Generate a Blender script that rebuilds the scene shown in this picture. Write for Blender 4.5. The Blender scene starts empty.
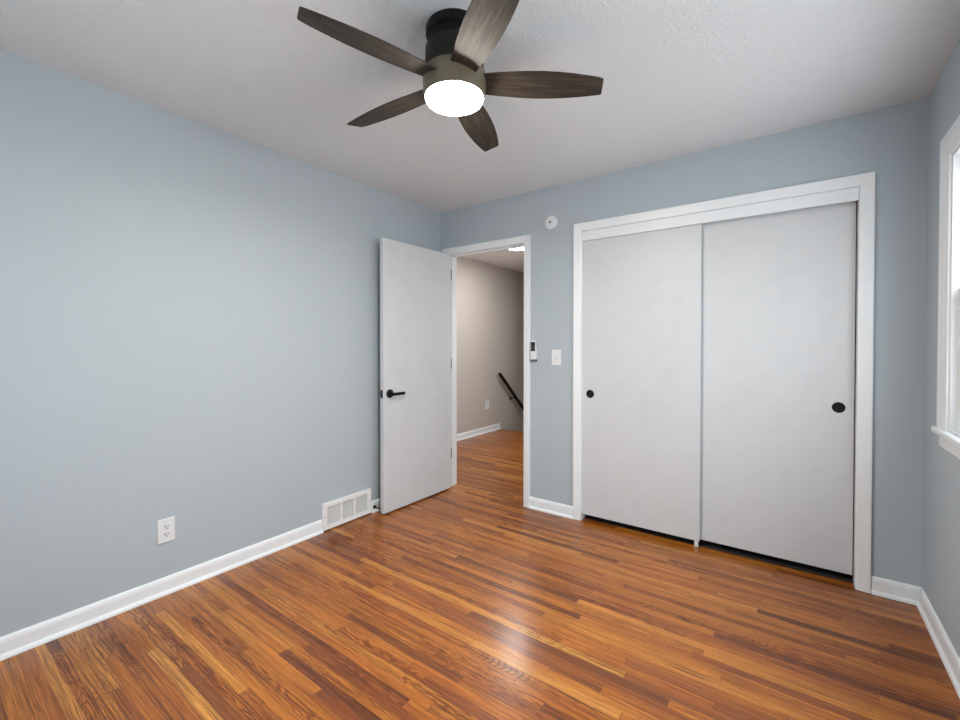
import bpy, bmesh, math, random
from mathutils import Vector, Matrix

S = bpy.context.scene
COL = S.collection
PI = math.pi
random.seed(4)

# ------------------------------------------------------------------ camera
CAM = (2.5611, -2.9333, 1.2481)
YAW, PITCH = -0.62774, -0.01236
cd = bpy.data.cameras.new('camera')
cam = bpy.data.objects.new('camera', cd)
COL.objects.link(cam)
fw = Vector((math.sin(YAW) * math.cos(PITCH), math.cos(YAW) * math.cos(PITCH), math.sin(PITCH)))
rt = Vector((math.cos(YAW), -math.sin(YAW), 0))
up = rt.cross(fw)
M = Matrix((rt, up, -fw)).transposed().to_4x4()
M.translation = Vector(CAM)
cam.matrix_world = M
cd.sensor_width = 36
cd.lens = 434.98 / 960 * 36
cd.shift_y = -8.93 / 960
cd.clip_start = 0.01
S.camera = cam

# ------------------------------------------------------------------ exposure, daylight
S.view_settings.view_transform = 'Standard'
S.view_settings.look = 'None'
S.view_settings.gamma = 1
S.view_settings.use_curve_mapping = False
S.view_settings.exposure = -0.17
SKY = 10.8
HALL_LIGHT = 112.0
FAN_LIGHT = 310.0
w = bpy.data.worlds.new('daylight')
S.world = w
w.use_nodes = True
bg = w.node_tree.nodes['Background']
wt = w.node_tree
_tc = wt.nodes.new('ShaderNodeTexCoord')
_sp = wt.nodes.new('ShaderNodeSeparateXYZ')
_rp = wt.nodes.new('ShaderNodeValToRGB')
wt.links.new(_tc.outputs['Generated'], _sp.inputs[0])
_mr = wt.nodes.new('ShaderNodeMapRange')
_mr.inputs['From Min'].default_value = -1
_mr.inputs['From Max'].default_value = 1
wt.links.new(_sp.outputs[2], _mr.inputs[0])
wt.links.new(_mr.outputs[0], _rp.inputs[0])
_e = _rp.color_ramp.elements
_e[0].position = .47
_e[0].color = (.50, .52, .525, 1)       # lawn and street below the horizon
_e[1].position = .53
_e[1].color = (.47, .51, .54, 1)       # overcast sky, brighter towards the zenith
_z = _e.new(.86)
_z.color = (.85, .935, 1.0, 1)
wt.links.new(_rp.outputs[0], bg.inputs[0])
bg.inputs[1].default_value = SKY

# room numbers (metres); back wall y=0, left wall x=0
W = 3.063          # right wall
H = 2.4285         # ceiling
YR = -3.42         # rear wall
XH = -1.03         # hall's left wall
YS = 2.51          # where the hall floor ends and the stairs start
WR = (-2.75, -0.405, 0.905, 2.015)   # right window opening  y0,y1,z0,z1
WH = (1.05, 2.15, 0.905, 2.045)      # opening of the window added to brighten the hall   y0,y1,z0,z1
WB = (0.70, 1.60, 0.905, 2.045)      # opening of the unseen window added to even the light   x0,x1,z0,z1


def portal(name, loc, rot, sx, sy):
    l = bpy.data.lights.new(name, 'AREA')
    l.shape = 'RECTANGLE'
    l.size = sx
    l.size_y = sy
    l.cycles.is_portal = True
    o = bpy.data.objects.new(name, l)
    COL.objects.link(o)
    o.location = loc
    o.rotation_euler = rot
    return o


portal('window_daylight', (W + 0.16, (WR[0] + WR[1]) / 2, (WR[2] + WR[3]) / 2), (0, PI / 2, 0), 1.14, WR[1] - WR[0])
portal('window_daylight', ((WB[0] + WB[1]) / 2, YR - 0.16, (WB[2] + WB[3]) / 2), (-PI / 2, 0, 0), WB[1] - WB[0], 1.14)  # daylight for the added rear window

portal('window_daylight', (1.15 + .18, (WH[0] + WH[1]) / 2, (WH[2] + WH[3]) / 2), (0, PI / 2, 0), 1.14, 1.1)  # daylight for the added hall window


# ------------------------------------------------------------------ material helpers
class NT:
    def __init__(s, name):
        s.m = bpy.data.materials.new(name)
        s.m.use_nodes = True
        s.t = s.m.node_tree
        s.b = s.t.nodes['Principled BSDF']

    def n(s, typ, **kw):
        nd = s.t.nodes.new(typ)
        for k, v in kw.items():
            setattr(nd, k, v)
        return nd

    def put(s, sock, v):
        if isinstance(v, bpy.types.NodeSocket):
            s.t.links.new(v, sock)
        elif v is not None:
            sock.default_value = v

    def math(s, op, a, b=None, c=None, clamp=False):
        nd = s.n('ShaderNodeMath', operation=op)
        nd.use_clamp = clamp
        s.put(nd.inputs[0], a)
        if b is not None: s.put(nd.inputs[1], b)
        if c is not None: s.put(nd.inputs[2], c)
        return nd.outputs[0]

    def xyz(s, x, y, z):
        nd = s.n('ShaderNodeCombineXYZ')
        s.put(nd.inputs[0], x); s.put(nd.inputs[1], y); s.put(nd.inputs[2], z)
        return nd.outputs[0]

    def coords(s):
        tc = s.n('ShaderNodeTexCoord')
        sp = s.n('ShaderNodeSeparateXYZ')
        s.t.links.new(tc.outputs['Object'], sp.inputs[0])
        return tc.outputs['Object'], sp.outputs

    def noise(s, vec, scale=5, detail=3, rough=.5):
        nd = s.n('ShaderNodeTexNoise')
        s.put(nd.inputs['Vector'], vec)
        nd.inputs['Scale'].default_value = scale
        nd.inputs['Detail'].default_value = detail
        nd.inputs['Roughness'].default_value = rough
        return nd.outputs['Fac']

    def ramp(s, fac, stops, interp='LINEAR'):
        nd = s.n('ShaderNodeValToRGB')
        nd.color_ramp.interpolation = interp
        e = nd.color_ramp.elements
        while len(e) < len(stops): e.new(0.5)
        for i, (p, c) in enumerate(stops):
            e[i].position = p
            e[i].color = (*c, 1) if len(c) == 3 else c
        s.put(nd.inputs[0], fac)
        return nd.outputs[0]

    def mix(s, fac, a, b, blend='MIX'):
        nd = s.n('ShaderNodeMix', data_type='RGBA', blend_type=blend)
        s.put(nd.inputs[0], fac)
        s.put(nd.inputs[6], a if isinstance(a, bpy.types.NodeSocket) else (*a, 1))
        s.put(nd.inputs[7], b if isinstance(b, bpy.types.NodeSocket) else (*b, 1))
        return nd.outputs[2]

    def bump(s, h, strength=.3, dist=.002):
        nd = s.n('ShaderNodeBump')
        nd.inputs['Strength'].default_value = strength
        nd.inputs['Distance'].default_value = dist
        s.put(nd.inputs['Height'], h)
        s.t.links.new(nd.outputs[0], s.b.inputs['Normal'])


def srgb(r, g, b):
    f = lambda c: (c / 255 / 12.92) if c / 255 <= .04045 else ((c / 255 + .055) / 1.055) ** 2.4
    return (f(r), f(g), f(b))


def plain(name, col, rough=.5, metal=0, noise=0, nscale=40, bump=0, bscale=200, spec=.5):
    t = NT(name)
    t.b.inputs['Roughness'].default_value = rough
    t.b.inputs['Metallic'].default_value = metal
    t.b.inputs['Specular IOR Level'].default_value = spec
    v, _ = t.coords()
    nz = t.noise(v, nscale, 3)
    lo = tuple(c * (1 - noise) for c in col)
    hi = tuple(min(1, c * (1 + noise)) for c in col)
    t.t.links.new(t.mix(nz, lo, hi), t.b.inputs['Base Color'])
    if bump:
        t.bump(t.noise(v, bscale, 2), bump, .001)
    return t.m


def emit(name, col, strength):
    t = NT(name)
    t.b.inputs['Base Color'].default_value = (.8, .8, .8, 1)
    t.b.inputs['Emission Color'].default_value = (*col, 1)
    t.b.inputs['Emission Strength'].default_value = strength
    return t.m


WALL_BLUE = (0.425, 0.483, 0.527)
M_wall = plain('blue_grey_wall_paint', WALL_BLUE, .55, noise=.015, nscale=3, bump=.12, bscale=150, spec=.3)
M_beige = plain('beige_wall_paint', srgb(190, 183, 176), .6, noise=.015, nscale=3, bump=.1, bscale=150, spec=.3)
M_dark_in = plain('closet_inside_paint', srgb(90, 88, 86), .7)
M_trim = plain('white_trim_paint', (.785, .815, .84), .32, noise=.01, nscale=8, bump=.05, bscale=60)
M_hceil = plain('white_ceiling_paint', (.82, .825, .83), .8, bump=.2, bscale=90)
M_cshade = plain('closet_shade_colour', (.02, .017, .015), .95)  # near-black colour stands in for shade inside the closet
M_plastic = plain('white_plastic', (.72, .745, .765), .3)
M_black = plain('matte_black_metal', (.007, .007, .008), .42, spec=.2)
M_hole = plain('black_slot', (.01, .01, .01), .7)
M_hinge = plain('dark_grey_metal', (.035, .035, .037), .4, metal=.5)
M_grey = plain('grey_rubber_keys', (.10, .105, .11), .5)
M_screen = plain('dark_display', (.010, .012, .015), .35, spec=.3)
M_bronze = plain('dark_bronze_metal', (.016, .0155, .012), .45, spec=.2)
M_bronze2 = plain('satin_bronze_ring', (.13, .112, .075), .4)
M_screw = plain('painted_screw', (.62, .62, .62), .4)
M_vent = plain('white_enamel', (.80, .80, .80), .35)
M_vent_in = plain('pale_grey_enamel_mesh', (.66, .66, .65), .5)
M_diff = emit('fan_light_diffuser', (1.0, .94, .83), FAN_LIGHT)
M_hall_em = emit('hall_light_diffuser', (1.0, .965, .92), HALL_LIGHT)


def door_paint():
    t = NT('white_door_paint')
    v, _ = t.coords()
    n1 = t.noise(v, 1.6, 4, .6)
    n2 = t.noise(v, 9, 3)
    f = t.math('MULTIPLY', n1, n2)
    c = t.ramp(f, [(.10, (.565, .585, .607)), (.26, (.594, .614, .636)), (1, (.60, .62, .642))])
    t.t.links.new(c, t.b.inputs['Base Color'])
    t.b.inputs['Roughness'].default_value = .42
    t.bump(t.noise(v, 90, 2), .05, .001)
    return t.m


M_door = door_paint()


def ceiling_mat():
    t = NT('textured_ceiling_paint')
    v, _ = t.coords()
    n = t.noise(v, 120, 4, .6)
    m = t.ramp(n, [(.38, (0, 0, 0)), (.62, (1, 1, 1))])
    t.b.inputs['Base Color'].default_value = (.80, .835, .865, 1)
    t.b.inputs['Roughness'].default_value = .9
    t.b.inputs['Specular IOR Level'].default_value = .15
    t.bump(m, .85, .0035)
    return t.m


M_ceil = ceiling_mat()


def floor_mat(name='oak_strip_floor'):
    t = NT(name)
    v, (x, y, z) = t.coords()
    WID = .0385
    ry = t.math('DIVIDE', y, WID)
    row = t.math('FLOOR', ry)
    fy = t.math('FRACT', ry)
    wv = t.math('ADD', t.math('DIVIDE', x, .78), t.math('MULTIPLY', row, 37.37))
    vo = t.n('ShaderNodeTexVoronoi', voronoi_dimensions='1D', feature='F1')
    t.put(vo.inputs['W'], wv); vo.inputs['Scale'].default_value = 1
    ve = t.n('ShaderNodeTexVoronoi', voronoi_dimensions='1D', feature='DISTANCE_TO_EDGE')
    t.put(ve.inputs['W'], wv); ve.inputs['Scale'].default_value = 1
    sc = t.n('ShaderNodeSeparateColor')
    t.t.links.new(vo.outputs['Color'], sc.inputs[0])
    r1, r2, r3 = sc.outputs
    # plank tone
    tone = t.ramp(r1, [(0, srgb(112, 64, 30)), (.09, srgb(144, 84, 34)), (.25, srgb(166, 100, 36)),
                       (.52, srgb(178, 109, 38)), (.78, srgb(188, 119, 42)), (.93, srgb(200, 136, 56)), (1, srgb(208, 150, 72))])
    red = t.mix(t.math('MULTIPLY', r3, .26), tone, srgb(168, 84, 38))
    ox = t.math('MULTIPLY', r2, 53.0)
    # the grain wanders along each board
    wn = t.noise(t.xyz(t.math('ADD', t.math('MULTIPLY', x, 2.6), ox), t.math('MULTIPLY', y, 14), t.math('MULTIPLY', r3, 31)), 1, 2, .5)
    yw = t.math('ADD', y, t.math('MULTIPLY', wn, t.math('MULTIPLY_ADD', r3, .035, .008)))
    # cathedral figure on some boards: contour lines of a stretched noise
    gv = t.xyz(t.math('ADD', t.math('MULTIPLY', x, 1.9), ox), t.math('MULTIPLY', y, 20), t.math('MULTIPLY', r3, 31))
    g = t.noise(gv, 1, 2, .45)
    lines = t.math('SINE', t.math('MULTIPLY', g, 130))
    lines = t.math('POWER', t.math('MULTIPLY_ADD', lines, .5, .5), 2.5)
    figured = t.math('MULTIPLY', t.math('SUBTRACT', r2, .45, clamp=True), 1.5)
    pores = t.noise(t.xyz(t.math('ADD', t.math('MULTIPLY', x, 3.5), ox), t.math('MULTIPLY', yw, 330), r3), 1, 2, .6)
    pores = t.ramp(pores, [(.43, (1, 1, 1)), (.54, (0, 0, 0))])
    fine = t.noise(t.xyz(t.math('ADD', t.math('MULTIPLY', x, 14), ox), t.math('MULTIPLY', yw, 700), r3), 1, 2, .6)
    fine = t.ramp(fine, [(.3, (.70, .67, .64)), (.7, (1.22, 1.22, 1.22))])
    streak = t.noise(t.xyz(t.math('ADD', t.math('MULTIPLY', x, 2.2), ox), t.math('MULTIPLY', yw, 85), r3), 1, 3, .6)
    dark = t.mix(1.0, red, srgb(124, 82, 62), 'MULTIPLY')
    c = t.mix(t.math('MULTIPLY', lines, figured), red, dark)
    c = t.mix(t.math('MULTIPLY', pores, t.math('MULTIPLY_ADD', r2, .45, .45)), c, dark)
    sr = t.ramp(streak, [(.3, (.74, .70, .66)), (.7, (1.22, 1.22, 1.20))])
    c = t.mix(1.0, c, sr, 'MULTIPLY')
    c = t.mix(1.0, c, fine, 'MULTIPLY')
    # one board with a row of strong chevron figure in front of the doorway
    px_ = t.math('SUBTRACT', x, 1.66)
    py_ = t.math('SUBTRACT', y, -1.5208)
    q = t.math('DIVIDE', py_, .0193)
    wob = t.math('MULTIPLY', t.noise(t.xyz(t.math('MULTIPLY', x, 14), t.math('MULTIPLY', y, 50), 3.0), 1, 3, .6), 6.0)
    ph_ = t.math('ADD', t.math('MULTIPLY', px_, 235), t.math('ADD', t.math('MULTIPLY', t.math('MULTIPLY', q, q), 2.6), wob))
    chev = t.math('POWER', t.math('MULTIPLY_ADD', t.math('SINE', ph_), .5, .5), 3.0)
    mk = t.math('MULTIPLY', t.math('LESS_THAN', t.math('ABSOLUTE', px_), .15), t.math('LESS_THAN', t.math('ABSOLUTE', q), 1.0))
    fade = t.math('SUBTRACT', 1.0, t.math('POWER', t.math('DIVIDE', t.math('ABSOLUTE', px_), .15), 3.0), clamp=True)
    c = t.mix(t.math('MULTIPLY', t.math('MULTIPLY', chev, mk), t.math('MULTIPLY', fade, .95)), c, srgb(66, 32, 16))
    # seams
    ey = t.math('MINIMUM', fy, t.math('SUBTRACT', 1.0, fy))
    gy = t.math('LESS_THAN', ey, .014)
    gx = t.math('LESS_THAN', ve.outputs['Distance'], .0016)
    gap = t.math('MAXIMUM', gy, gx)
    c = t.mix(t.math('MULTIPLY', gap, .55), c, srgb(70, 34, 18))
    t.t.links.new(c, t.b.inputs['Base Color'])
    rg = t.math('MULTIPLY_ADD', t.noise(v, 6, 3), .12, .26)
    t.t.links.new(rg, t.b.inputs['Roughness'])
    t.b.inputs['Specular IOR Level'].default_value = .36
    t.b.inputs['Coat Weight'].default_value = .26
    t.b.inputs['Coat Roughness'].default_value = .20
    hgt = t.math('SUBTRACT', t.math('ADD', t.math('MULTIPLY', pores, -.12), t.math('MULTIPLY', t.noise(t.xyz(t.math('MULTIPLY', x, 3), t.math('MULTIPLY', y, 16), r3), 1, 1), 1.4)), t.math('MULTIPLY', gap, 1.0))
    t.bump(hgt, .5, .0012)
    return t.m


M_floor = floor_mat()


def blade_mat():
    t = NT('weathered_dark_wood')
    v, (x, y, z) = t.coords()
    g = t.noise(t.xyz(t.math('MULTIPLY', x, 5), t.math('MULTIPLY', y, 75), z), 1, 5, .65)
    g2 = t.noise(t.xyz(t.math('MULTIPLY', x, 18), t.math('MULTIPLY', y, 420), z), 1, 3, .6)
    c = t.ramp(g, [(.3, (.008, .0058, .004)), (.5, (.032, .023, .016)), (.7, (.095, .070, .048))])
    c = t.mix(t.math('MULTIPLY', g2, .5), c, (.04, .034, .03))
    t.t.links.new(c, t.b.inputs['Base Color'])
    t.b.inputs['Roughness'].default_value = .55
    t.b.inputs['Specular IOR Level'].default_value = .28
    t.bump(g2, .2, .0005)
    return t.m


M_blade = blade_mat()


def glass_mat():
    m = bpy.data.materials.new('window_glass')
    m.use_nodes = True
    t = m.node_tree
    t.nodes.clear()
    o = t.nodes.new('ShaderNodeOutputMaterial')
    mx = t.nodes.new('ShaderNodeMixShader')
    tr = t.nodes.new('ShaderNodeBsdfTransparent')
    gl = t.nodes.new('ShaderNodeBsdfGlossy')
    gl.inputs['Roughness'].default_value = .02
    lw = t.nodes.new('ShaderNodeLayerWeight')
    lw.inputs[0].default_value = .5
    pw = t.nodes.new('ShaderNodeMath')
    pw.operation = 'POWER'
    pw.inputs[1].default_value = 5
    ml = t.nodes.new('ShaderNodeMath')
    ml.operation = 'MULTIPLY_ADD'
    ml.inputs[1].default_value = .9
    ml.inputs[2].default_value = .04
    t.links.new(lw.outputs['Facing'], pw.inputs[0])
    t.links.new(pw.outputs[0], ml.inputs[0])
    t.links.new(ml.outputs[0], mx.inputs[0])
    t.links.new(tr.outputs[0], mx.inputs[1])
    t.links.new(gl.outputs[0], mx.inputs[2])
    t.links.new(mx.outputs[0], o.inputs[0])
    return m


M_glass = glass_mat()



# ------------------------------------------------------------------ mesh helpers
def box(bm, x0, x1, y0, y1, z0, z1, bev=0):
    g = bmesh.ops.create_cube(bm, size=1)
    vs = g['verts']
    for v_ in vs:
        v_.co.x = x0 if v_.co.x < 0 else x1
        v_.co.y = y0 if v_.co.y < 0 else y1
        v_.co.z = z0 if v_.co.z < 0 else z1
    if bev:
        es = list({e for v_ in vs for e in v_.link_edges})
        bmesh.ops.bevel(bm, geom=es, offset=bev, segments=2, profile=.5, affect='EDGES')
    return vs


def prism(bm, poly, axis, a, b):
    """extrude a 2-D polygon along an axis (0,1,2)"""
    def P(u, v_, t):
        if axis == 0: return (t, u, v_)
        if axis == 1: return (u, t, v_)
        return (u, v_, t)
    A = [bm.verts.new(P(u, v_, a)) for u, v_ in poly]
    B = [bm.verts.new(P(u, v_, b)) for u, v_ in poly]
    n = len(poly)
    bm.faces.new(A)
    bm.faces.new(B[::-1])
    for i in range(n):
        bm.faces.new((A[i], B[i], B[(i + 1) % n], A[(i + 1) % n]))


def lathe(bm, prof, seg=48, mat=None):
    """prof: (r,z) pairs; revolved about z; ends with r=0 close"""
    rings = []
    for r, z in prof:
        if r < 1e-6:
            rings.append([bm.verts.new((0, 0, z))])
        else:
            rings.append([bm.verts.new((r * math.cos(2 * PI * i / seg), r * math.sin(2 * PI * i / seg), z)) for i in range(seg)])
    fs = []
    for a, b in zip(rings, rings[1:]):
        for i in range(seg):
            j = (i + 1) % seg
            if len(a) == 1 and len(b) > 1: fs.append(bm.faces.new((a[0], b[i], b[j])))
            elif len(b) == 1 and len(a) > 1: fs.append(bm.faces.new((a[i], b[0], a[j])))
            elif len(a) > 1: fs.append(bm.faces.new((a[i], b[i], b[j], a[j])))
    vs = [v_ for r in rings for v_ in r]
    if mat is not None:
        bmesh.ops.transform(bm, matrix=mat, verts=vs)
    return vs


def tube(bm, pts, r, seg=16):
    pts = [Vector(p) for p in pts]
    rings = []
    for i, p in enumerate(pts):
        d = (pts[min(i + 1, len(pts) - 1)] - pts[max(i - 1, 0)]).normalized()
        a = d.cross(Vector((0, 0, 1)))
        if a.length < 1e-3: a = d.cross(Vector((1, 0, 0)))
        a.normalize()
        b = d.cross(a)
        rr = r[i] if isinstance(r, (list, tuple)) else r
        rings.append([bm.verts.new(p + (a * math.cos(2 * PI * k / seg) + b * math.sin(2 * PI * k / seg)) * rr) for k in range(seg)])
    for A, B in zip(rings, rings[1:]):
        for k in range(seg):
            bm.faces.new((A[k], A[(k + 1) % seg], B[(k + 1) % seg], B[k]))
    bm.faces.new(rings[0][::-1])
    bm.faces.new(rings[-1])


def obj(name, bm, mat, parent=None, smooth=False, loc=None):
    bmesh.ops.recalc_face_normals(bm, faces=bm.faces[:])
    me = bpy.data.meshes.new(name)
    bm.to_mesh(me)
    bm.free()
    me.materials.append(mat)
    if smooth:
        for p in me.polygons: p.use_smooth = True
        try:
            me.set_sharp_from_angle(angle=math.radians(35))
        except Exception:
            pass
    o = bpy.data.objects.new(name, me)
    COL.objects.link(o)
    if parent: o.parent = parent
    if loc: o.location = loc
    return o


def BM(): return bmesh.new()


def boxes(name, lst, mat, parent=None, bev=0, smooth=False):
    bm = BM()
    for b in lst: box(bm, *b, bev=bev)
    return obj(name, bm, mat, parent, smooth)


def tag(o, label, cat, kind=None, group=None):
    o['label'] = label
    o['category'] = cat
    if kind: o['kind'] = kind
    if group: o['group'] = group
    return o


def empty(name, loc=(0, 0, 0), rz=0):
    o = bpy.data.objects.new(name, None)
    o.empty_display_size = .05
    COL.objects.link(o)
    o.location = loc
    o.rotation_euler = (0, 0, rz)
    return o


def axis_mat(loc, direction):
    q = Vector((0, 0, 1)).rotation_difference(Vector(direction))
    return Matrix.Translation(loc) @ q.to_matrix().to_4x4()


def casing(bm, u0, u1, z0, z1, prof, P):
    """three-sided mitred casing round an opening; prof: (offset outwards, height off wall); P maps (u,z,t)"""
    n = len(prof)
    cols = []
    for wv, t in prof:
        cols.append([bm.verts.new(P(*c, t)) for c in ((u0 - wv, z0), (u0 - wv, z1 + wv), (u1 + wv, z1 + wv), (u1 + wv, z0))])
    for i in range(n):
        a, b = cols[i], cols[(i + 1) % n]
        for k in range(3):
            bm.faces.new((a[k], a[k + 1], b[k + 1], b[k]))
    bm.faces.new([c[0] for c in cols])
    bm.faces.new([c[3] for c in cols][::-1])


# ------------------------------------------------------------------ room shell
TW = .11
DX0, DX1, DZ = .085, .857, 2.043        # door opening
CX0, CX1, CZ = 1.328, 2.818, 2.058      # closet opening

bm = BM()
prism(bm, [(-.0, YR), (W, YR), (W, .0), (W, 2.51), (-.08, 2.51), (XH, 2.51), (XH, 0), (0, 0)], 2, -.04, 0)
tag(obj('floor', bm, M_floor), 'glossy orange-brown oak strip floor running into the hall', 'floor', 'structure')

bm = BM()
prism(bm, [(0, YR), (W, YR), (W, 0.03), (0, .03)], 2, H, H + .06)
tag(obj('ceiling', bm, M_ceil), 'pale grey textured ceiling above the bedroom', 'ceiling', 'structure')
bm = BM()
prism(bm, [(1.2, .03), (1.2, 2.55), (-.02, 2.55), (-.02, 5.4), (XH, 5.4), (XH, .03)], 2, H, H + .06)
tag(obj('ceiling_hall', bm, M_hceil), 'white hall ceiling glimpsed at the top of the doorway', 'ceiling', 'structure')
bm = BM()  # thin dark sheet: shade below the closet doors put in as colour
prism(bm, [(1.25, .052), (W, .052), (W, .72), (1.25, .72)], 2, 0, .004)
tag(obj('floor_closet_shade', bm, M_cshade), 'very dark sheet on the closet floor standing in for shade under the sliding doors', 'floor', 'structure')

tag(boxes('wall_left', [(-.10, 0, YR - .1, .0, 0, H)], M_wall), 'long plain blue-grey wall on the left with outlet and vent', 'wall', 'structure')
tag(boxes('wall_rear', [(-.1, WB[0], YR - .12, YR, 0, H), (WB[1], W + .12, YR - .12, YR, 0, H),
                        (WB[0], WB[1], YR - .12, YR, 0, WB[2]), (WB[0], WB[1], YR - .12, YR, WB[3], H)], M_wall),
    'blue-grey wall behind the viewer', 'wall', 'structure')
tag(boxes('wall_right', [(W, W + .12, YR, WR[0], 0, H), (W, W + .12, WR[1], .8, 0, H),
                         (W, W + .12, WR[0], WR[1], 0, WR[2]), (W, W + .12, WR[0], WR[1], WR[3], H)], M_wall),
    'blue-grey wall with the window at the right edge', 'wall', 'structure')
bm = BM()
for a in [(0, DX0, 0, .06, 0, H), (DX0, DX1, 0, .06, DZ, H), (DX1, CX0, 0, .06, 0, H), (CX0, CX1, 0, .06, CZ, H), (CX1, W, 0, .06, 0, H)]:
    box(bm, *a)
tag(obj('wall_back', bm, M_wall), 'blue-grey wall holding the doorway and the closet', 'wall', 'structure')
bm = BM()
for a in [(XH, DX0, .06, TW, 0, H), (DX0, DX1, .06, TW, DZ, H), (DX1, 1.15, .06, TW, 0, H)]:
    box(bm, *a)
tag(obj('wall_hall_near', bm, M_beige), 'beige hall side of the doorway wall', 'wall', 'structure')
tag(boxes('wall_hall_left', [(XH - .1, XH, 0, 5.4, -2.3, H)], M_beige), 'beige hall wall seen through the doorway, behind the handrail', 'wall', 'structure')
tag(boxes('wall_hall_right', [(1.15, 1.25, .06, WH[0], 0, H), (1.15, 1.25, WH[1], 2.55, 0, H), (1.15, 1.25, WH[0], WH[1], 0, WH[2]), (1.15, 1.25, WH[0], WH[1], WH[3], H)], M_beige), 'beige end wall of the hall, out of sight', 'wall', 'structure')
tag(boxes('wall_hall_far', [(-.08, 1.15, 2.51, 2.6, -2.3, H)], M_beige), 'beige wall beside the stairwell, out of sight', 'wall', 'structure')
tag(boxes('wall_stair_right', [(-.08, 0, 2.6, 5.4, -2.3, H)], M_beige), 'beige stairwell side wall, out of sight', 'wall', 'structure')
tag(boxes('wall_stair_end', [(XH, -.08, 5.3, 5.4, -2.3, H)], M_beige), 'beige wall at the foot of the stairs, out of sight', 'wall', 'structure')
tag(boxes('wall_closet', [(1.2, 1.25, .06, .72, 0, H), (1.2, W, .72, .8, 0, H)], M_dark_in), 'closet interior walls behind the sliding doors', 'wall', 'structure')
bm = BM()
prism(bm, [(1.25, 0.06), (W, .06), (W, .72), (1.25, .72)], 2, H - .02, H + .06)
tag(obj('ceiling_closet', bm, M_dark_in), 'closet ceiling behind the sliding doors', 'ceiling', 'structure')

# baseboards ---------------------------------------------------------
BB = [(0, 0), (.024, 0), (.024, .006), (.021, .013), (.014, .017), (.0125, .020), (.0125, .064), (.010, .076), (.006, .083), (0, .085)]


def baseboard(name, runs, label):
    bm = BM()
    for (ax, wall, sgn, a, b) in runs:
        if ax == 1:    # runs along y, profile in x
            prism(bm, [(wall + sgn * p, q) for p, q in BB], 1, a, b)
        else:          # runs along x, profile in y
            prism(bm, [(wall + sgn * p, q) for p, q in BB], 0, a, b)
    return tag(obj(name, bm, M_trim), label, 'baseboard', 'structure')


baseboard('baseboard_left', [(1, 0, 1, YR + .024, -1.212), (1, 0, 1, -.801, -.0)], 'white baseboard along the left wall either side of the vent')
baseboard('baseboard_back', [(0, 0, -1, .911, 1.270), (0, 0, -1, 2.878, W - .0)], 'white baseboard on the back wall either side of the closet')
baseboard('baseboard_right', [(1, W, -1, YR + .024, -.024)], 'white baseboard along the right wall under the window')
baseboard('baseboard_rear', [(0, YR, 1, 0, W)], 'white baseboard on the wall behind the viewer')
baseboard('baseboard_hall', [(1, XH, 1, TW, 2.52)], 'white baseboard on the beige hall wall ending at the stairs')

# door frame ---------------------------------------------------------
CP = [(0, 0), (0, .010), (.006, .013), (.030, .016), (.042, .018), (.052, .018), (.054, .016), (.054, 0)]
Pb = lambda u, z, t: (u, -t, z)
bm = BM()
casing(bm, DX0, DX1, 0, DZ, CP, Pb)
casing(bm, DX0, DX1, 0, DZ, CP, lambda u, z, t: (u, TW + t, z))
# jamb lining with stop
box(bm, DX0 - .001, DX0 + .004, 0, TW, 0, DZ)
box(bm, DX1 - .004, DX1 + .001, 0, TW, 0, DZ)
box(bm, DX0 + .004, DX1 - .004, 0, TW, DZ - .004, DZ + .001)
box(bm, DX0 + .004, DX0 + .014, .038, .072, 0, DZ - .014)
box(bm, DX1 - .014, DX1 - .004, .038, .072, 0, DZ - .014)
box(bm, DX0 + .004, DX1 - .004, .038, .072, DZ - .014, DZ - .004)
tag(obj('trim_1', bm, M_trim), 'white casing and jamb around the open doorway', 'door frame', 'structure')

# closet frame -------------------------------------------------------
CQ = [(0, 0), (0, .012), (.008, .014), (.036, .017), (.048, .019), (.056, .019), (.058, .017), (.058, 0)]
bm = BM()
casing(bm, CX0, CX1, 0, CZ, CQ, Pb)
box(bm, CX0 - .001, CX0 + .002, 0, .10, 0, CZ)
box(bm, CX1 - .002, CX1 + .001, 0, .10, 0, CZ)
box(bm, CX0 + .002, CX1 - .002, 0, .10, CZ - .002, CZ + .001)
tag(obj('trim_2', bm, M_trim), 'white mitred casing around the closet opening', 'door frame', 'structure')
tag(boxes('trim_3', [(CX0 + .002, CX1 - .002, -.006, .010, 1.990, CZ - .002)], M_trim, bev=.0015),
    'white board hiding the track above the sliding closet doors', 'trim', 'structure')


# sliding closet doors ------------------------------------------------
def pull(name, x, z, yf, parent):
    bm = BM()
    lathe(bm, [(0, .0008), (.021, .0008), (.0225, .0028), (.0275, .003), (.0285, .0015), (.0285, -.001)], 40,
          axis_mat((x, yf, z), (0, -1, 0)))
    return obj(name, bm, M_black, parent, smooth=True)


d = empty('door_2', (1.72, .03, .035))
tag(d, 'left front sliding closet door, flat white panel with small round black pull', 'closet door', 'structure')
o = boxes('panel', [(CX0 + .003 - 1.72, 2.090 - 1.72, -.015, .015, .007, 1.985)], M_door, d, bev=.0012)
pull('finger_pull', 1.386 - 1.72, .872, -.015, d)
d = empty('door_3', (2.45, .068, .035))
tag(d, 'right rear sliding closet door, flat white panel with round black pull at its right edge', 'closet door', 'structure')
boxes('panel', [(2.05 - 2.45, 2.811 - 2.45, -.015, .015, .007, 1.985)], M_door, d, bev=.0012)
pull('finger_pull', 2.748 - 2.45, .885, -.015, d)
# floor guide between the doors
g = boxes('door_guide', [(2.060, 2.082, .022, .0265, 0.0, .0415), (2.060, 2.082, .022, .050, 0, .005)], M_plastic, bev=.001)
tag(g, 'tiny white floor guide where the two closet doors meet', 'door guide')

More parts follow.
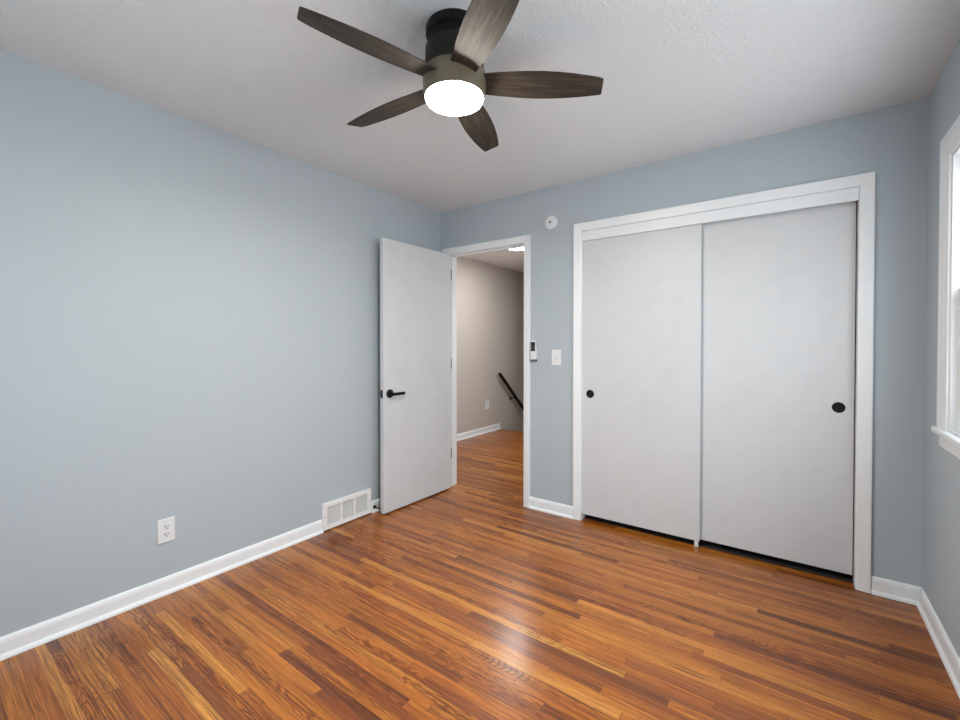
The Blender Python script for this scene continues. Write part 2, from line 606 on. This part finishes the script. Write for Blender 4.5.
# bedroom door --------------------------------------------------------
LW, LT = .760, .035
pinx, piny = DX0 + .002, -.018
d = empty('door_1', (pinx, piny, 0), math.radians(-91.0))
tag(d, 'flat white bedroom door standing open against the left wall', 'door', 'structure')
# closed pose in local axes: x along the leaf, hall face at +y
leaf = boxes('leaf', [(.004, LW, .016, .016 + LT, .012, 2.036)], M_door, d, bev=.0012)
hz = .893
hx = LW - .060
for s, y0 in ((1, .016 + LT), (-1, .016)):
    bm = BM()
    lathe(bm, [(0, .011), (.028, .011), (.031, .009), (.032, 0)], 40, axis_mat((hx, y0, hz), (0, s, 0)))
    rose = obj('rose', bm, M_black, d, smooth=True)
    bm = BM()
    tube(bm, [(hx, y0 + s * .010, hz), (hx, y0 + s * .052, hz)], .0105, 20)
    box(bm, hx - .110, hx + .011, min(y0 + s * .038, y0 + s * .052), max(y0 + s * .038, y0 + s * .052), hz - .0135, hz + .0085, bev=.002)
    obj('lever', bm, M_black, rose, smooth=True)
lp = boxes('latch_plate', [(LW - .0005, LW + .0015, .016 + .006, .016 + .029, hz - .029, hz + .029)], M_black, d, bev=.0006)
boxes('latch_bolt', [(LW, LW + .011, .016 + .012, .016 + .024, hz - .008, hz + .008)], M_hinge, lp, bev=.001)
for z in (1.863, 1.09, .313):
    bm = BM()
    tube(bm, [(0, .002, z - .044), (0, .002, z + .044)], .006, 14)
    box(bm, -.003, .0042, .002, .0525, z - .044, z + .044)
    obj('hinge', bm, M_hinge, d, smooth=True)

# window in the right wall --------------------------------------------
def window(name, label, P, u0, u1, z0, z1):
    """P maps (u, t, z): t is depth out through the wall (negative = into the room)"""
    root = empty(name, P((u0 + u1) / 2, 0, z0))
    tag(root, label, 'window', 'structure')
    inv = Vector(root.location)

    def bx(nm, lst, mat, par, bev=.0015):
        bm = BM()
        for (a0, a1, t0, t1, c0, c1) in lst:
            p, q = Vector(P(a0, t0, c0)) - inv, Vector(P(a1, t1, c1)) - inv
            box(bm, min(p.x, q.x), max(p.x, q.x), min(p.y, q.y), max(p.y, q.y), min(p.z, q.z), max(p.z, q.z), bev=bev)
        return obj(nm, bm, mat, par)
    bm = BM()
    prof = [(0, 0), (0, .007), (.006, .010), (.020, .010), (.030, .013), (.060, .016), (.072, .019), (.084, .019), (.086, .017), (.086, 0)]
    casing(bm, u0, u1, z0, z1, prof, lambda u, z, t: Vector(P(u, -t, z)) - inv)
    obj('casing', bm, M_trim, root)
    jl = .012
    bx('jamb', [(u0, u0 + jl, .0, .15, z0, z1), (u1 - jl, u1, .0, .15, z0, z1), (u0 + jl, u1 - jl, .0, .15, z1 - jl, z1), (u0 + jl, u1 - jl, .02, .17, z0, z0 + jl)], M_trim, root)
    bx('stool', [(u0 - .115, u1 + .115, -.030, .0, z0 - .022, z0), (u0, u1, 0, .022, z0 - .018, z0 + .003)], M_trim, root, .004)
    bx('apron', [(u0 - .066, u1 + .066, -.014, 0, z0 - .073, z0 - .022)], M_trim, root, .002)
    zm = 1.475
    units = [(u0 + jl, u1 - jl)]
    if u1 - u0 > 1.6:                      # wide opening: two units side by side with a mullion
        um = (u0 + u1) / 2
        units = [(u0 + jl, um - .035), (um + .035, u1 - jl)]
        bx('mullion', [(um - .035, um + .035, .012, .14, z0 + jl, z1 - jl)], M_trim, root, .002)
    for a0, a1 in units:
        for nm, t0, c0, c1 in (('lower_sash', .020, z0 + jl, zm), ('upper_sash', .058, zm - .035, z1 - jl)):
            t1 = t0 + .034
            s = bx(nm, [(a0, a0 + .042, t0, t1, c0, c1), (a1 - .042, a1, t0, t1, c0, c1),
                        (a0 + .042, a1 - .042, t0, t1, c0, c0 + (.055 if nm == 'lower_sash' else .035)), (a0 + .042, a1 - .042, t0, t1, c1 - .035, c1)], M_trim, root, .002)
            bx('pane', [(a0 + .03, a1 - .03, t0 + .015, t0 + .019, c0 + .03, c1 - .03)], M_glass, s, 0)
    return root


window('window_1', 'white double-hung window cut off by the right edge of the view', lambda u, t, z: (W + t, u, z), *WR)
window('window_added_rear', 'white double-hung window added behind the viewer to even out the daylight', lambda u, t, z: (u, YR - t, z), *WB)

window('window_added_hall', 'white window added at the end of the hall to brighten it, out of sight', lambda u, t, z: (1.15 + t, u, z), *WH)

# stairs ---------------------------------------------------------------
bm = BM()
nst, run, rise = 11, .222, .191
poly = [(YS, -.0)]
poly = [(YS + .0, -.042)]
y, z = YS, -.042
for i in range(nst):
    z2 = -rise * (i + 1)
    poly.append((y, z2)); y += run; poly.append((y, z2))
poly += [(y, -2.3), (YS, -2.3)]
prism(bm, poly, 0, XH, -.08)
tag(obj('staircase', bm, M_floor), 'wooden stairs going down below the handrail, out of sight', 'stairs', 'structure')

# ------------------------------------------------------------------ ceiling fan
FX, FY = 1.521, -1.663
fan = empty('ceiling_fan', (FX, FY, H))
tag(fan, 'dark five-blade flush ceiling fan with a glowing round light', 'ceiling fan')
bm = BM()
lathe(bm, [(0, 0), (.104, 0), (.106, -.004), (.106, -.028), (.102, -.032), (.092, -.036), (.090, -.070), (0, -.070)], 56)
obj('canopy', bm, M_black, fan, smooth=True)
bm = BM()
lathe(bm, [(0, -.062), (.090, -.062), (.102, -.068), (.108, -.078), (.110, -.150), (.106, -.162), (0, -.162)], 56)
obj('motor_housing', bm, M_bronze, fan, smooth=True)
bm = BM()
lathe(bm, [(0, -.160), (.104, -.160), (.113, -.164), (.118, -.172), (.1175, -.188), (.1175, -.212), (.115, -.240), (.111, -.256), (.1085, -.256), (.1075, -.250), (0, -.250)], 56)
ring = obj('light_ring', bm, M_bronze2, fan, smooth=True)
bm = BM()
lathe(bm, [(0, -.251), (.1065, -.251), (.1065, -.261), (.104, -.266), (.098, -.269), (.080, -.2705), (.04, -.2715), (0, -.272)], 56)
obj('light_diffuser', bm, M_diff, fan, smooth=True)

# blades
RB = .558
xs = [.100, .14, .20, .26, .32, .38, .44, .50, .535, RB - .004, RB + .002]
ha = [.047, .052, .058, .0625, .064, .062, .057, .049, .043, .0385, .034]
bm = BM()
th = .0055
outl = []
for x_, h_ in zip(xs, ha): outl.append((x_ - (.006 if x_ > .54 else 0), -h_))
for x_, h_ in list(zip(xs, ha))[::-1]: outl.append((x_ + (.006 if x_ > .54 else 0), h_))
prism(bm, outl, 2, -th / 2, th / 2)
bmesh.ops.triangulate(bm, faces=[f for f in bm.faces if len(f.verts) > 4])
bme = obj('blade', bm, M_blade, fan)
bmod = bme.modifiers.new('edge', 'BEVEL')
bmod.width = .0015
bmod.segments = 2
bmod.limit_method = 'ANGLE'
ph = math.radians(-105.9)
bz = 2.229 - H
for k in range(5):
    o = bme if k == 0 else bme.copy()
    if k: COL.objects.link(o); o.parent = fan
    a = ph + k * 2 * PI / 5
    o.matrix_local = Matrix.Translation((0, 0, bz)) @ Matrix.Rotation(a, 4, 'Z') @ Matrix.Rotation(math.radians(-12), 4, 'X')

# ------------------------------------------------------------------ hall ceiling light
hl = empty('hall_ceiling_light', (-.10, 1.495, H))
tag(hl, 'bright flush light on the hall ceiling, seen at the top of the doorway', 'ceiling light')
bm = BM()
lathe(bm, [(0, 0), (.165, 0), (.168, -.004), (.166, -.018), (.158, -.021), (.156, -.016), (0, -.016)], 48)
obj('rim', bm, M_trim, hl, smooth=True)
bm = BM()
lathe(bm, [(0, -.015), (.155, -.015), (.152, -.020), (.14, -.023), (.10, -.025), (.05, -.026), (0, -.0265)], 48)
obj('diffuser', bm, M_hall_em, hl, smooth=True)

# ------------------------------------------------------------------ smoke detector
sd = empty('smoke_detector', (1.088, 0, 2.160))
tag(sd, 'small round white detector high on the back wall between door and closet', 'detector')
bm = BM()
lathe(bm, [(0, 0), (.051, 0), (.051, .008), (.048, .010), (.050, .012), (.048, .019), (.042, .022), (.026, .023), (.024, .021), (.011, .021), (.009, .024), (0, .024)], 48, axis_mat((0, 0, 0), (0, -1, 0)))
obj('body', bm, M_plastic, sd, smooth=True)
bm = BM()
lathe(bm, [(0, .024), (.0075, .024), (.007, .0265), (0, .027)], 20, axis_mat((0, 0, 0), (0, -1, 0)))
obj('sensor', bm, M_hole, sd, smooth=True)

# ------------------------------------------------------------------ light switch
sw = empty('light_switch', (1.131, 0, 1.161))
tag(sw, 'white toggle light switch between the doorway and the closet', 'light switch')
boxes('wall_plate', [(-.0375, .0375, -.006, 0, -.058, .058)], M_plastic, sw, bev=.002)
bm = BM()
box(bm, -.005, .005, -.0075, -.005, -.012, .012)
vs = box(bm, -.0038, .0038, -.018, -.006, -.004, .005, bev=.001)
obj('toggle', bm, M_screw, sw)
for z in (.030, -.030):
    bm = BM(); lathe(bm, [(0, .0075), (.0028, .007), (.0034, .005)], 12, axis_mat((0, 0, z), (0, -1, 0))); obj('screw', bm, M_screw, sw, smooth=True)


# ------------------------------------------------------------------ outlets (built facing +x)
def outlet(name, loc, label, wd=.078, ht=.124, cat='outlet'):
    r = empty(name, loc)
    tag(r, label, cat)
    boxes('wall_plate', [(0, .006, -wd / 2, wd / 2, -ht / 2, ht / 2)], M_plastic, r, bev=.002)
    for s in (1, -1):
        bm = BM()
        c = s * .0195
        n = 24
        poly = []
        for i in range(n):
            a = 2 * PI * i / n
            yy = .0172 * math.cos(a); zz = .0172 * math.sin(a)
            zz = max(-.0135, min(.0135, zz))
            poly.append((yy, c + zz))
        prism(bm, poly, 0, .004, .0078)
        sk = obj('socket', bm, M_plastic, r)
        bm = BM()
        box(bm, .0073, .0082, -.0083, -.0051, c - .002, c + .0095)
        box(bm, .0073, .0082, .0051, .0080, c - .001, c + .0085)
        lathe(bm, [(0, .0008), (.0034, .0008), (.0034, 0)], 12, axis_mat((.0073, 0, c - .0078), (1, 0, 0)))
        obj('slots', bm, M_hole, sk)
    bm = BM(); lathe(bm, [(0, .0015), (.0028, .001), (.0034, 0)], 12, axis_mat((.006, 0, 0), (1, 0, 0))); obj('screw', bm, M_screw, r, smooth=True)
    return r


outlet('wall_outlet', (0, -2.098, .319), 'white duplex outlet low on the long blue-grey wall', .0755, .119)
outlet('wall_outlet', (XH, 2.185, .395), 'small white outlet on the beige hall wall below the handrail', .090, .12)

# ------------------------------------------------------------------ vent grille
vy0, vy1, vz0, vz1 = -1.210, -.803, .008, .188
vt = empty('air_vent', (0, (vy0 + vy1) / 2, vz0))
tag(vt, 'white three-section air vent set into the baseboard of the left wall', 'air vent')
yc = (vy0 + vy1) / 2
hw = (vy1 - vy0) / 2
hh = vz1 - vz0
bm = BM()
fo = [(-hw, hw, 0, hh, 0.004), (-hw + .006, hw - .006, .006, hh - .006, .020)]
b_ = .034
for (p, q, r0, r1) in ((-hw, -hw + b_, 0, hh), (hw - b_, hw, 0, hh), (-hw + b_, hw - b_, 0, .030), (-hw + b_, hw - b_, hh - .030, hh)):
    box(bm, 0, .018, p, q, r0, r1)
inner = hw - b_
for yv in (-inner / 3, inner / 3):
    box(bm, .004, .017, yv - .0075, yv + .0075, .030, hh - .030)
fr = obj('frame', bm, M_vent, vt)
m_ = fr.modifiers.new('edge', 'BEVEL'); m_.width = .002; m_.segments = 2; m_.limit_method = 'ANGLE'
for (p, q) in ((-inner, -inner / 3 - .0075), (-inner / 3 + .0075, inner / 3 - .0075), (inner / 3 + .0075, inner)):
    bm = BM()
    box(bm, .001, .005, p, q, .030, hh - .030)
    n = 17
    for i in range(n):
        zc = .030 + (hh - .060) * (i + .5) / n
        prism(bm, [(.0052, zc + .0022), (.0062, zc + .0030), (.0128, zc - .0012), (.0118, zc - .0022)], 1, p, q)
    obj('grille', bm, M_vent_in, vt)
for s in (-1, 1):
    bm = BM(); lathe(bm, [(0, .0018), (.003, .0012), (.0038, 0)], 12, axis_mat((.018, s * (hw - .014), hh * .5), (1, 0, 0))); obj('screw', bm, M_hinge, vt, smooth=True)

# ------------------------------------------------------------------ door stop
ds = empty('door_stop', (.0125, -.770, .040))
tag(ds, 'small black door stop on the baseboard beside the vent', 'door stop')
bm = BM()
lathe(bm, [(0, 0), (.014, 0), (.0135, .006), (.007, .010), (.005, .014), (.005, .066), (0, .066)], 20, axis_mat((0, 0, 0), (1, 0, 0)))
obj('post', bm, M_black, ds, smooth=True)
bm = BM()
lathe(bm, [(0, .064), (.009, .064), (.0095, .074), (.008, .078), (0, .078)], 20, axis_mat((0, 0, 0), (1, 0, 0)))
obj('bumper', bm, M_hole, ds, smooth=True)

# ------------------------------------------------------------------ remote in its cradle
cr = empty('remote_holder', (.946, 0, 1.132))
tag(cr, 'grey-white wall cradle under the fan remote beside the doorway', 'remote holder')
boxes('back_plate', [(-.024, .024, -.004, 0, .004, .090)], M_plastic, cr, bev=.001)
boxes('tray', [(-.026, .026, -.024, 0, .0, .006), (-.026, .026, -.027, -.023, 0, .012), (-.027, -.0245, -.025, 0, 0, .012), (.0245, .027, -.025, 0, 0, .012)], M_grey, cr, bev=.0008)
rm = empty('remote_control', (.946, -.0135, 1.139))
tag(rm, 'slim white fan remote with a dark keypad hanging by the doorway', 'remote control')
bm = BM()
pol = []
wv, hv, rr = .022, .148, .018
for cx_, cz_, a0 in ((wv - rr, hv - rr, 0), (-wv + rr, hv - rr, PI / 2), (-wv + .004, .004, PI), (wv - .004, .004, 1.5 * PI)):
    r_ = rr if a0 < PI else .004
    for i in range(7):
        a = a0 + PI / 2 * i / 6
        pol.append((cx_ + r_ * math.cos(a), cz_ + r_ * math.sin(a)))
prism(bm, pol, 1, -.0085, .0085)
o = obj('body', bm, M_plastic, rm)
m_ = o.modifiers.new('edge', 'BEVEL'); m_.width = .002; m_.segments = 2; m_.limit_method = 'ANGLE'; m_.angle_limit = .8
kp = boxes('keypad', [(-.0180, .0180, -.0098, -.008, .068, .138)], M_screen, rm, bev=.0007)
for i, z in enumerate((.124, .106, .092, .078)):
    for x_ in ((0,) if i == 0 else (-.008, .008)):
        bm = BM()
        lathe(bm, [(0, .0012), (.0042, .001), (.0046, 0)], 14, axis_mat((x_, -.0098, z), (0, -1, 0)))
        obj('button', bm, M_grey, kp, smooth=True)

# ------------------------------------------------------------------ handrail
hr = empty('handrail', (XH, 2.419, .823))
tag(hr, 'black handrail sloping down the beige stairwell wall', 'handrail')
sl = -.859
off = .062
bm = BM()
zr = lambda yy: .836 - .82 + sl * (yy)
tube(bm, [(off, 0, zr(0)), (off, .006, zr(.006)), (off, 2.30, zr(2.30)), (off, 2.306, zr(2.306))], [.018, .025, .025, .018], 20)
obj('rail', bm, M_black, hr, smooth=True)
for yy in (.41, 1.30, 2.15):
    bm = BM()
    z_ = zr(yy)
    tube(bm, [(.0, yy, z_ - .060), (.030, yy, z_ - .057), (.054, yy, z_ - .042), (off, yy, z_ - .018)], .0065, 12)
    lathe(bm, [(0, .007), (.024, .006), (.028, 0), (0, 0)], 24, axis_mat((0, yy, z_ - .060), (1, 0, 0)))
    obj('bracket', bm, M_black, hr, smooth=True)
